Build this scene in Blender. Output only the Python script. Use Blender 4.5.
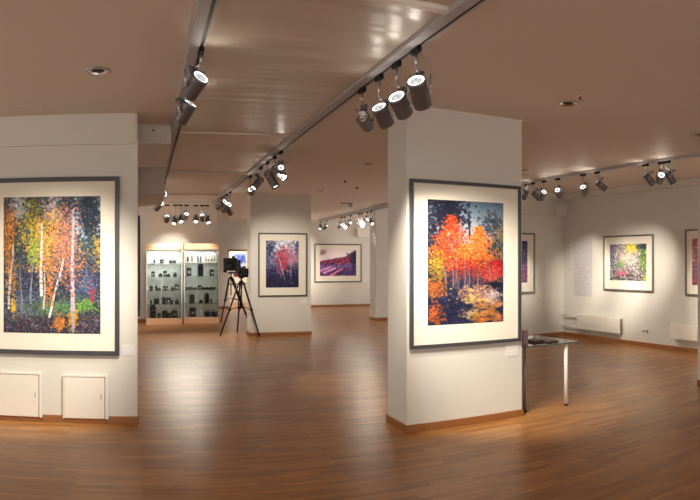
import bpy, bmesh, math, random
import numpy as np
from mathutils import Vector, Matrix, Quaternion

for o in list(bpy.data.objects):
    bpy.data.objects.remove(o, do_unlink=True)
scene = bpy.context.scene
C = scene.collection
PI = math.pi

# ------------------------------------------------------------------ camera
EYE, FPX, X0, H0 = 1.6, 625.0, 143.0, 262.0      # eye height, px per radian, column looking along +Y, horizon row
CEIL = 3.07
cd = bpy.data.cameras.new('camera'); cam = bpy.data.objects.new('camera', cd); C.objects.link(cam)
cd.type = 'PANO'; cd.panorama_type = 'CENTRAL_CYLINDRICAL'
cd.central_cylindrical_range_u_min = -350 / FPX
cd.central_cylindrical_range_u_max = 350 / FPX
cd.central_cylindrical_range_v_min = (H0 - 500) / FPX
cd.central_cylindrical_range_v_max = H0 / FPX
cd.central_cylindrical_radius = 1.0
cd.clip_start = 0.05; cd.clip_end = 200
cam.location = (0, 0, EYE)
cam.rotation_euler = (PI / 2, 0, -(350 - X0) / FPX)
scene.camera = cam

# ------------------------------------------------------------------ world, exposure
w = bpy.data.worlds.new('world'); scene.world = w; w.use_nodes = True
bg = w.node_tree.nodes['Background']
bg.inputs[0].default_value = (1.0, 0.90, 0.80, 1); bg.inputs[1].default_value = .95
scene.view_settings.view_transform = 'Standard'
scene.view_settings.look = 'None'
scene.view_settings.gamma = 1
scene.view_settings.use_curve_mapping = False
scene.view_settings.exposure = 0.7
SPOT_W = 150.0
LEAK_W = .9
SPOT_COL = (1.0, 0.90, 0.75)

# ------------------------------------------------------------------ px -> world on a real plane
def onY(x, y, Y):
    a = (x - X0) / FPX; r = Y / math.cos(a)
    return Vector((Y * math.tan(a), Y, EYE + (H0 - y) / FPX * r))
def onX(x, y, X):
    a = (x - X0) / FPX; r = X / math.sin(a)
    return Vector((X, X / math.tan(a), EYE + (H0 - y) / FPX * r))
def onZ(x, y, z):
    a = (x - X0) / FPX; r = (z - EYE) * FPX / (H0 - y)
    return Vector((r * math.sin(a), r * math.cos(a), z))

# ------------------------------------------------------------------ materials
def mat(name, col, rough=0.6, metal=0.0, emit=None, estr=0.0, trans=0.0, spec=None, coat=0.0):
    m = bpy.data.materials.new(name); m.use_nodes = True
    b = m.node_tree.nodes['Principled BSDF']
    b.inputs['Base Color'].default_value = (*col, 1); b.inputs['Roughness'].default_value = rough
    b.inputs['Metallic'].default_value = metal
    if emit: b.inputs['Emission Color'].default_value = (*emit, 1); b.inputs['Emission Strength'].default_value = estr
    if trans: b.inputs['Transmission Weight'].default_value = trans
    if spec is not None: b.inputs['Specular IOR Level'].default_value = spec
    if coat: b.inputs['Coat Weight'].default_value = coat; b.inputs['Coat Roughness'].default_value = 0.1
    return m
def nodes(m): return m.node_tree.nodes, m.node_tree.links, m.node_tree.nodes['Principled BSDF']
def noisy(m, c1, c2, scale=3.0, bump=0.0, bscale=80):
    n, l, b = nodes(m)
    tc = n.new('ShaderNodeTexCoord'); nz = n.new('ShaderNodeTexNoise'); nz.inputs['Scale'].default_value = scale
    nz.inputs['Detail'].default_value = 4
    mx = n.new('ShaderNodeMix'); mx.data_type = 'RGBA'
    mx.inputs[6].default_value = (*c1, 1); mx.inputs[7].default_value = (*c2, 1)
    l.new(tc.outputs['Object'], nz.inputs['Vector']); l.new(nz.outputs['Fac'], mx.inputs[0]); l.new(mx.outputs[2], b.inputs['Base Color'])
    if bump:
        n2 = n.new('ShaderNodeTexNoise'); n2.inputs['Scale'].default_value = bscale
        bp = n.new('ShaderNodeBump'); bp.inputs['Strength'].default_value = bump; bp.inputs['Distance'].default_value = 0.002
        l.new(tc.outputs['Object'], n2.inputs['Vector']); l.new(n2.outputs['Fac'], bp.inputs['Height']); l.new(bp.outputs[0], b.inputs['Normal'])
    return m
M = {}
M['wall'] = noisy(mat('wall_paint', (.66, .62, .55), .75, spec=.2), (.665, .65, .605), (.705, .69, .645), 1.5, .15)
M['ceil'] = noisy(mat('ceiling_paint', (.6, .53, .46), .6), (.67, .59, .525), (.70, .62, .555), .8)
M['panel'] = mat('stretch_ceiling', (.55, .48, .41), .3)
M['white'] = mat('white_paint', (.80, .77, .70), .45)
M['trackgrey'] = mat('track_aluminium', (.42, .41, .44), .6, 0)
M['black'] = mat('black_plastic', (.008, .008, .010), .55, spec=.25)
M['slot'] = mat('track_slot', (.02, .018, .018), .6)
M['lampgrey'] = mat('lamp_grey_metal', (.17, .17, .19), .40, .55)
M['steel'] = mat('brushed_steel', (.5, .5, .52), .3, .9)
M['chrome'] = mat('chrome', (.75, .75, .76), .12, 1.0)
M['frame'] = mat('frame_metal', (.075, .078, .09), .35, .5)
M['frame_brown'] = mat('frame_brown_metal', (.17, .16, .15), .4, .4)
M['mat'] = mat('passepartout', (.80, .76, .66), .8, spec=.1)
M['glow'] = mat('lamp_glow', (1, 1, 1), .5, emit=(1, .97, .9), estr=3.0)
M['bulbback'] = mat('lamp_bulb_back', (.6, .6, .62), .25, .5, emit=(.9, .95, 1), estr=.22)
M['glowsoft'] = mat('lamp_ring_glow', (1, 1, 1), .5, emit=(.95, 1, .98), estr=1.3)
M['beech'] = noisy(mat('beech_veneer', (.7, .42, .25), .45), (.66, .39, .23), (.76, .48, .30), 5)
M['card'] = mat('white_card', (.82, .80, .80), .7)
M['purple'] = noisy(mat('purple_leaflet', (.25, .12, .2), .5), (.22, .12, .18), (.60, .42, .50), 60)
M['booklet'] = noisy(mat('dark_booklet_cover', (.03, .03, .05), .25), (.012, .012, .03), (.12, .06, .06), 20)
M['tripod'] = mat('tripod_black', (.008, .008, .009), .55, spec=.25)
M['whitemetal'] = mat('white_lacquered_metal', (.80, .79, .74), .3)
M['greymetal'] = mat('grey_metal', (.34, .33, .32), .35, .6)
M['lens'] = mat('lens_glass', (.008, .008, .02), .25, spec=.5)
M['navy'] = mat('navy_cloth', (.01, .02, .06), .8)
M['boxtan'] = mat('tan_paper', (.35, .30, .22), .8)
M['red'] = mat('red_plastic', (.4, .03, .02), .5)
M['shadow_gap'] = mat('gap_shade', (.18, .15, .12), .9)  # shade of the radiator gaps, painted as a dark colour
M['duct'] = mat('duct_paint', (.60, .56, .53), .6)

# skirting: varnished wood
M['skirt'] = noisy(mat('skirting_wood', (.3, .12, .04), .35), (.24, .09, .028), (.36, .155, .05), 4)

# glass for case and table
def glass(name, tint=(.9, .97, .95), mixf=.12, rough=.02):
    m = bpy.data.materials.new(name); m.use_nodes = True
    n, l = m.node_tree.nodes, m.node_tree.links; n.clear()
    out = n.new('ShaderNodeOutputMaterial'); tr = n.new('ShaderNodeBsdfTransparent'); gl = n.new('ShaderNodeBsdfGlossy'); mx = n.new('ShaderNodeMixShader')
    fr = n.new('ShaderNodeFresnel'); fr.inputs[0].default_value = 1.45
    ad = n.new('ShaderNodeMath'); ad.operation = 'ADD'; ad.inputs[1].default_value = mixf - .04
    tr.inputs[0].default_value = (*tint, 1); gl.inputs['Roughness'].default_value = rough
    l.new(fr.outputs[0], ad.inputs[0]); l.new(ad.outputs[0], mx.inputs[0]); l.new(tr.outputs[0], mx.inputs[1]); l.new(gl.outputs[0], mx.inputs[2]); l.new(mx.outputs[0], out.inputs[0])
    return m
M['glass'] = glass('cabinet_glass', (.96, .985, .97), .025)
M['tableglass'] = glass('table_glass', (.80, .90, .86), .32)
M['glassedge'] = mat('glass_edge', (.03, .09, .07), .15)

# cabinet backing, pale panel with speckled reflections painted into its colour
m = mat('painted_reflection_backing', (.5, .58, .54), .25, .35); M['backing'] = noisy(m, (.42, .46, .44), (.86, .90, .87), 9)

# stretch ceiling with gentle ripples
n, l, b = nodes(M['panel'])
tc = n.new('ShaderNodeTexCoord'); mp = n.new('ShaderNodeMapping'); mp.inputs['Scale'].default_value = (.6, 5, 1)
nz = n.new('ShaderNodeTexNoise'); nz.inputs['Scale'].default_value = 1.1; nz.inputs['Detail'].default_value = 1
bp = n.new('ShaderNodeBump'); bp.inputs['Strength'].default_value = .6; bp.inputs['Distance'].default_value = .02
l.new(tc.outputs['Object'], mp.inputs[0]); l.new(mp.outputs[0], nz.inputs['Vector']); l.new(nz.outputs['Fac'], bp.inputs['Height']); l.new(bp.outputs[0], b.inputs['Normal'])

# parquet
m = mat('parquet', (.3, .15, .06), .28, spec=.28); M['floor'] = m
n, l, b = nodes(m)
tc = n.new('ShaderNodeTexCoord')
br = n.new('ShaderNodeTexBrick'); br.offset = .37; br.offset_frequency = 2
br.inputs['Scale'].default_value = 1.0; br.inputs['Brick Width'].default_value = .5; br.inputs['Row Height'].default_value = .058
br.inputs['Mortar Size'].default_value = .0012; br.inputs['Bias'].default_value = 0
br.inputs['Color1'].default_value = (.285, .118, .033, 1); br.inputs['Color2'].default_value = (.46, .215, .066, 1); br.inputs['Mortar'].default_value = (.18, .08, .035, 1)
nz0 = n.new('ShaderNodeTexNoise'); nz0.inputs['Scale'].default_value = .35
mp = n.new('ShaderNodeMapping'); mp.inputs['Scale'].default_value = (3, 60, 1)
nz = n.new('ShaderNodeTexNoise'); nz.inputs['Scale'].default_value = 1.0; nz.inputs['Detail'].default_value = 6
ra = n.new('ShaderNodeMapRange'); ra.inputs[1].default_value = .3; ra.inputs[2].default_value = .7; ra.inputs[3].default_value = .72; ra.inputs[4].default_value = 1.25
mul = n.new('ShaderNodeMix'); mul.data_type = 'RGBA'; mul.blend_type = 'MULTIPLY'; mul.inputs[0].default_value = 1
l.new(tc.outputs['Object'], br.inputs['Vector']); l.new(tc.outputs['Object'], mp.inputs[0]); l.new(mp.outputs[0], nz.inputs['Vector'])
l.new(nz.outputs['Fac'], ra.inputs[0]); l.new(br.outputs['Color'], mul.inputs[6]); l.new(ra.outputs[0], mul.inputs[7]); l.new(mul.outputs[2], b.inputs['Base Color'])
ra2 = n.new('ShaderNodeMapRange'); ra2.inputs[3].default_value = .25; ra2.inputs[4].default_value = .36
l.new(nz.outputs['Fac'], ra2.inputs[0]); l.new(ra2.outputs[0], b.inputs['Roughness'])
bp = n.new('ShaderNodeBump'); bp.inputs['Strength'].default_value = .08; bp.inputs['Distance'].default_value = .003
l.new(nz.outputs['Fac'], bp.inputs['Height']); l.new(bp.outputs[0], b.inputs['Normal'])

# small printed text (unreadable lines) on cards and on the wall text
def text_mat(name, base, ink, row, axis):
    m = mat(name, base, .7); n, l, b = nodes(m)
    tc = n.new('ShaderNodeTexCoord'); mp = n.new('ShaderNodeMapping')
    mp.inputs['Rotation'].default_value = (PI / 2, 0, PI / 2 if axis == 'x' else 0)
    br = n.new('ShaderNodeTexNoise'); br.inputs['Scale'].default_value = 1; br.inputs['Detail'].default_value = 0
    sp = n.new('ShaderNodeSeparateXYZ'); cb = n.new('ShaderNodeCombineXYZ')
    l.new(tc.outputs['Object'], sp.inputs[0])
    fl = n.new('ShaderNodeMath'); fl.operation = 'DIVIDE'; fl.inputs[1].default_value = row; l.new(sp.outputs['Z'], fl.inputs[0])
    f2 = n.new('ShaderNodeMath'); f2.operation = 'FLOOR'; l.new(fl.outputs[0], f2.inputs[0])
    f3 = n.new('ShaderNodeMath'); f3.operation = 'FRACT'; l.new(fl.outputs[0], f3.inputs[0])
    gt = n.new('ShaderNodeMath'); gt.operation = 'GREATER_THAN'; gt.inputs[1].default_value = .5; l.new(f3.outputs[0], gt.inputs[0])
    sx = n.new('ShaderNodeMath'); sx.operation = 'MULTIPLY'; sx.inputs[1].default_value = .8 / row
    l.new(sp.outputs['Y' if axis == 'x' else 'X'], sx.inputs[0]); l.new(sx.outputs[0], cb.inputs[0])
    s7 = n.new('ShaderNodeMath'); s7.operation = 'MULTIPLY'; s7.inputs[1].default_value = 7.3; l.new(f2.outputs[0], s7.inputs[0]); l.new(s7.outputs[0], cb.inputs[1])
    l.new(cb.outputs[0], br.inputs['Vector'])
    g2 = n.new('ShaderNodeMath'); g2.operation = 'GREATER_THAN'; g2.inputs[1].default_value = .46; l.new(br.outputs['Fac'], g2.inputs[0])
    an = n.new('ShaderNodeMath'); an.operation = 'MULTIPLY'; l.new(gt.outputs[0], an.inputs[0]); l.new(g2.outputs[0], an.inputs[1])
    mx = n.new('ShaderNodeMix'); mx.data_type = 'RGBA'; mx.inputs[6].default_value = (*base, 1); mx.inputs[7].default_value = (*ink, 1)
    l.new(an.outputs[0], mx.inputs[0]); l.new(mx.outputs[2], b.inputs['Base Color'])
    return m
M['cardtext'] = text_mat('printed_card', (.80, .78, .79), (.68, .67, .72), .016, 'y')
M['cardtextx'] = text_mat('printed_card_side', (.70, .68, .66), (.68, .67, .72), .016, 'x')
M['walltext'] = text_mat('printed_wall_text', (.60, .58, .60), (.45, .43, .46), .026, 'x')

# ------------------------------------------------------------------ mesh helpers
def bx(bm, x0, x1, y0, y1, z0, z1, bev=0.0, rot=None, piv=None):
    b2 = bmesh.new()
    bmesh.ops.create_cube(b2, size=1)
    for v in b2.verts:
        v.co = Vector((x0 + (v.co.x + .5) * (x1 - x0), y0 + (v.co.y + .5) * (y1 - y0), z0 + (v.co.z + .5) * (z1 - z0)))
    if bev: bmesh.ops.bevel(b2, geom=b2.edges[:] + b2.verts[:], offset=bev, segments=2, affect='EDGES', profile=.5)
    if rot is not None:
        p = Vector(piv) if piv is not None else Vector((0, 0, 0))
        for v in b2.verts: v.co = p + rot @ (v.co - p)
    merge(bm, b2)
def merge(bm, b2):
    me = bpy.data.meshes.new('tmp'); b2.to_mesh(me); b2.free(); bm.from_mesh(me); bpy.data.meshes.remove(me)
def tube(bm, p0, p1, r0, r1=None, seg=12, caps=True):
    p0 = Vector(p0); p1 = Vector(p1); r1 = r0 if r1 is None else r1
    d = p1 - p0; L = d.length
    q = d.to_track_quat('Z', 'Y').to_matrix()
    rings = []
    for p, r in ((p0, r0), (p1, r1)):
        rings.append([bm.verts.new(p + q @ Vector((r * math.cos(2 * PI * k / seg), r * math.sin(2 * PI * k / seg), 0))) for k in range(seg)])
    for k in range(seg):
        f = bm.faces.new((rings[0][k], rings[0][(k + 1) % seg], rings[1][(k + 1) % seg], rings[1][k])); f.smooth = True
    if caps: bm.faces.new(rings[0][::-1]); bm.faces.new(rings[1])
def path(bm, pts, r, seg=8):
    for a, b in zip(pts[:-1], pts[1:]): tube(bm, a, b, r, seg=seg)
def lathe(bm, prof, org, axis, seg=24, smooth=True, closed=False):
    """prof: list of (radius, distance along axis)"""
    q = Vector(axis).to_track_quat('Z', 'Y').to_matrix(); org = Vector(org)
    rings = []
    for r, t in prof:
        if r < 1e-6: rings.append([bm.verts.new(org + q @ Vector((0, 0, t)))])
        else: rings.append([bm.verts.new(org + q @ Vector((r * math.cos(2 * PI * k / seg), r * math.sin(2 * PI * k / seg), t))) for k in range(seg)])
    pr = list(zip(rings[:-1], rings[1:]))
    if closed: pr.append((rings[-1], rings[0]))
    for a, b in pr:
        for k in range(seg):
            k2 = (k + 1) % seg
            vs = [a[0], b[k2], b[k]] if len(a) == 1 else [a[k], a[k2], b[0]] if len(b) == 1 else [a[k], a[k2], b[k2], b[k]]
            f = bm.faces.new(vs); f.smooth = smooth
def new(name, bm, m, parent=None, loc=(0, 0, 0), label=None):
    """world-space bmesh -> ONE mesh object; loc is its origin (or the parent's)"""
    if parent is not None: loc = parent.location
    loc = Vector(loc)
    for v in bm.verts: v.co -= loc
    bmesh.ops.recalc_face_normals(bm, faces=bm.faces[:])
    me = bpy.data.meshes.new(name); bm.to_mesh(me); bm.free()
    o = bpy.data.objects.new(name, me); C.objects.link(o)
    me.materials.append(M[m] if isinstance(m, str) else m)
    if parent is None: o.location = loc
    else: o.parent = parent
    if label: o['label'] = label
    return o
def sub(name, bm, m, part, root, label=None):
    """sub-part: part sits at the root's origin, so coordinates are the root's"""
    for v in bm.verts: v.co -= root.location
    bmesh.ops.recalc_face_normals(bm, faces=bm.faces[:])
    me = bpy.data.meshes.new(name); bm.to_mesh(me); bm.free()
    o = bpy.data.objects.new(name, me); C.objects.link(o); me.materials.append(M[m]); o.parent = part
    if label: o['label'] = label
    return o
def tag(o, label, cat, group=None, kind=None):
    o['label'] = label; o['category'] = cat
    if group: o['group'] = group
    if kind: o['kind'] = kind
    return o
def thing(name, loc, label, cat, group=None):
    o = bpy.data.objects.new(name, None); C.objects.link(o); o.location = loc; o.empty_display_size = .1
    return tag(o, label, cat, group)
def struct(name, bm, m, label=None, cat=None):
    o = new(name, bm, m); o['kind'] = 'structure'
    if label: o['label'] = label
    if cat: o['category'] = cat
    return o
def box(*a, **k):
    bm = bmesh.new(); bx(bm, *a, **k); return bm

# ------------------------------------------------------------------ setting
YL = 6.19                      # left wall plane
YN = 5.34                      # near pillar plane
YM = 13.3                      # middle pillar plane
YF = 21.4                      # far wall
XR = 8.55                      # right wall
bm = box(-6, 9.2, -3.5, 26, -.1, 0)
struct('floor', bm, 'floor', 'glossy brown parquet floor of narrow boards running across the gallery', 'floor')
bm = box(-6, 9.2, -3.5, 26, CEIL, CEIL + .15)
struct('ceiling', bm, 'ceil', 'low beige brown ceiling over the whole gallery', 'ceiling')

def skirting(name, segs, label):
    bm = bmesh.new()
    for (x0, x1, y0, y1) in segs: bx(bm, x0, x1, y0, y1, 0, .072, .004)
    return struct(name, bm, 'skirt', label, 'baseboard')
# left wall block
XLE = -.055
lw = struct('wall_left', box(-6, XLE, YL, YL + .46, 0, CEIL), 'wall', 'white wall block at left carrying the birch forest picture', 'wall')
bm = box(-6, XLE - .02, YL - .015, YL + .01, 2.79, CEIL); bx(bm, -6, XLE + .01, YL - .028, YL + .01, 2.765, 2.79, .003)
struct('trim_1', bm, 'wall', 'raised band with a ledge along the top of the left wall', 'wall trim')
xa, xb, xc = onY(42.6, 400, YL).x, onY(63, 400, YL).x, onY(108.5, 400, YL).x
skirting('baseboard_left', [(xa + .005, xb - .005, YL - .016, YL), (xc + .005, XLE + .016, YL - .016, YL), (-2.6, xa, YL - .006, YL), (xb, xc, YL - .006, YL)], 'brown wooden skirting under the left wall block')
# side block further back on the left, its picture seen edge-on
struct('wall_left_back', box(-3, -.09, 9.2, 11.2, 0, CEIL), 'wall', 'white wall block standing behind the left wall', 'wall')
# near pillar
NX0, NX1 = 2.396, 3.700
struct('wall_pillar_near', box(NX0, NX1, YN, YN + .46, 0, CEIL), 'wall', 'broad white square pillar nearest the camera with the red tree picture', 'pillar')
bm = box(NX0 - .012, NX1 + .012, YN - .012, YN + .472, CEIL - .016, CEIL, .003)
struct('trim_2', bm, 'white', 'thin moulding around the top of the nearest pillar', 'wall trim')
skirting('baseboard_pillar_near', [(NX0 - .016, NX1 + .016, YN - .016, YN), (NX0 - .016, NX0, YN, YN + .46), (NX1, NX1 + .016, YN, YN + .46), (NX0 - .016, NX1 + .016, YN + .46, YN + .476)], 'brown wooden skirting around the foot of the nearest pillar')
# middle pillar
MX0, MX1 = 2.31, 3.66
struct('wall_pillar_middle', box(MX0, MX1, YM, YM + .46, 0, CEIL), 'wall', 'white square pillar in the middle distance beside the tripods', 'pillar')
skirting('baseboard_pillar_middle', [(MX0 - .016, MX1 + .016, YM - .016, YM), (MX0 - .016, MX0, YM, YM + .46), (MX1, MX1 + .016, YM, YM + .46)], 'brown wooden skirting around the foot of the middle pillar')
# far pillar right of the far picture
struct('wall_pillar_far', box(6.23, 7.5, 15.95, 16.4, 0, CEIL), 'wall', 'white pillar at the far right of the back hall', 'pillar')
skirting('baseboard_pillar_far', [(6.214, 7.5, 15.934, 15.95), (6.214, 6.23, 15.95, 16.4)], 'brown skirting at the foot of the far pillar')
# right pillar cut by the frame
struct('wall_pillar_right', box(6.30, 7.6, 4.67, 5.13, 0, 2.59), 'wall', 'edge of a white partition cut off by the right side of the picture', 'partition')
skirting('baseboard_pillar_right', [(6.284, 7.6, 4.654, 4.67), (6.284, 6.30, 4.67, 5.13)], 'brown skirting at the foot of the right edge pillar')
# right room
YB = 10.72
struct('wall_right', box(XR, XR + .3, -3.5, YB + .3, 0, CEIL), 'wall', 'long white wall of the right room with pictures and radiators', 'wall')
struct('wall_back_right', box(6.6, XR, YB, YB + .3, 0, CEIL), 'wall', 'white end wall of the right room', 'wall')
bm = box(6.6, 8.28, YB - .03, YB, 2.585, 2.61, .004); bx(bm, 8.28, XR, YB - .12, YB, 2.60, 2.86, .004)
struct('trim_3', bm, 'wall', 'thin picture rail and small boxed step on the end wall of the right room', 'wall trim')
bm = box(XR - .10, XR, -3.5, YB, 2.955, CEIL, .006); bx(bm, 6.6, XR - .10, YB - .10, YB, 2.955, CEIL, .006)
struct('trim_4', bm, 'wall', 'boxed cornice along the top of the right room walls', 'cornice')
skirting('baseboard_right', [(XR - .016, XR, -3.5, YB), (6.6, XR - .016, YB - .016, YB)], 'brown wooden skirting along the right room walls')
# far hall
PX1 = 1.99
struct('wall_partition_back', box(-3, PX1, 16.75, 16.95, 0, CEIL), 'wall', 'beige partition wall behind the two glass display cabinets', 'wall')
skirting('baseboard_partition', [(-3, .06, 16.734, 16.75)], 'brown skirting beside the left display cabinet')
fx0, fx1 = onY(229, 262, YF).x, onY(252, 262, YF).x
bm = box(1.0, fx0, YF, YF + .25, 0, CEIL); bx(bm, fx1, 9.1, YF, YF + .25, 0, CEIL); bx(bm, fx0, fx1, YF, YF + .25, 2.0, CEIL)
struct('wall_far', bm, 'wall', 'far white wall with an open doorway and the pink hillside picture', 'wall')
skirting('baseboard_far', [(1.0, fx0, YF - .016, YF), (fx1, 9.1, YF - .016, YF)], 'brown skirting along the far wall')
bm = box(fx0 - .03, fx1, YF - .03, YF, 1.97, 2.03, .004)
struct('trim_5', bm, 'skirt', 'brown head rail over the far doorway', 'door trim')
bm = box(fx0 - .2, fx1, YF - .06, YF, 2.50, 2.56, .004)
struct('trim_6', bm, 'wall', 'pale ledge above the far doorway', 'wall trim')
struct('wall_niche', box(1.0, 9.1, 24.4, 24.6, 0, CEIL), 'wall', 'white wall of the room behind the far doorway', 'wall')
bm = box(*[v for v in (onY(355.5, 0, YF).x, onY(367, 0, YF).x)], YF - .25, YF, 2.50, 2.86, .01)
tag(new('wall_unit', bm, 'white', loc=(onY(361, 0, YF).x, YF, 2.5)), 'cream box unit high on the far wall above the pink hillside picture', 'wall unit')
# ceiling work: glossy stretch panel, cross seams, duct boxes
XTL, XTC, XTR = .39, 1.77, 6.57
struct('trim_7', box(XTL + .02, XTC - .08, 3.25, 6.98, CEIL - .012, CEIL - .001), 'panel', 'glossy stretched ceiling panel between the two near tracks', 'ceiling panel')
i = 8
for Yc in (3.2, 7.0, 10.1, 13.4):
    struct('trim_%d' % i, box(.2 if Yc > 4 else XTL, XTC - .05, Yc - .03, Yc + .03, CEIL - .03, CEIL, .004), 'white' if Yc < 4 else 'ceil', 'cross rail on the ceiling between the lighting tracks', 'ceiling rail'); i += 1
struct('trim_12', box(-.5, .30, 6.66, 8.3, 2.86, CEIL, .006), 'duct', 'boxed duct under the ceiling behind the left wall', 'duct')
struct('trim_13', box(-.5, .33, 9.4, 11.2, 2.62, CEIL, .006), 'duct', 'deeper boxed duct under the ceiling further back', 'duct')
for (xx0, xx1, z0, z1, yy, nm) in ((-.02, .24, 2.895, 3.04, 6.655, 'nearer'), (-.03, .22, 2.80, 3.03, 9.395, 'further')):
    t = thing('access_panel', (.5 * (xx0 + xx1), yy, z0), 'small access panel with a dark keyhole on the %s duct box' % nm, 'access panel', 'duct access panels')
    new('cover', box(xx0, xx1, yy - .006, yy + .004, z0, z1, .002), 'duct', t)
    bm = bmesh.new(); tube(bm, (.5 * (xx0 + xx1), yy - .009, z1 - .04), (.5 * (xx0 + xx1), yy - .004, z1 - .04), .011)
    new('keyhole', bm, 'black', t)
bm = bmesh.new()
a = onZ(12, 106, CEIL); b_ = onZ(46, 112, CEIL)
for (x0_, x1_, y0_, y1_) in ((a.x, a.x + .01, b_.y, a.y), (b_.x, b_.x + .01, b_.y, a.y), (a.x, b_.x, b_.y, b_.y + .008)):
    bx(bm, min(x0_, x1_), max(x0_, x1_), min(y0_, y1_), max(y0_, y1_), CEIL - .003, CEIL)
bx(bm, a.x + .012, b_.x - .002, min(a.y, b_.y) + .01, max(a.y, b_.y), CEIL - .004, CEIL)
tag(new('ceiling_hatch', bm, 'ceil', loc=(.5 * (a.x + b_.x), a.y, CEIL)), 'flush square hatch in the ceiling above the birch forest picture', 'hatch')

# ------------------------------------------------------------------ tracks
def track(name, label, X, y0, y1, ch=.085, z=CEIL, drop=.04):
    t = thing(name, (X, .5 * (y0 + y1), z - drop), label, 'lighting track', 'ceiling lighting tracks')
    bm = box(X - ch, X - .012, y0, y1, z - drop, z - .0005, .003); bx(bm, X + .012, X + .02, y0, y1, z - drop, z - .0005, .001)
    new('channel', bm, 'trackgrey', t)
    new('slot', box(X - .0115, X + .0115, y0, y1, z - drop + .006, z - .001), 'slot', t)
    return t
track('lighting_track', 'long grey ceiling track left of centre with a near pair of lamps', XTL, 1.2, 15.2)
track('lighting_track', 'long grey ceiling track carrying the four lamps by the near pillar', XTC, 2.9, 15.2)
track('lighting_track', 'ceiling track of the right room carrying nine lamps', XTR, 1.5, 10.5, ch=.035)
track('lighting_track', 'distant ceiling track above the pink hillside picture', 6.02, 13.2, 20.8, ch=.03, drop=.09)
t = thing('lighting_track', (.9, 15.3, CEIL - .06), 'short cross track in front of the glass display cabinets', 'lighting track', 'ceiling lighting tracks')
new('channel', box(.45, 2.0, 15.20, 15.305, CEIL - .06, CEIL - .0005, .003), 'white', t)
new('slot', box(.45, 2.0, 15.31, 15.34, CEIL - .055, CEIL - .0005), 'slot', t)

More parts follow.
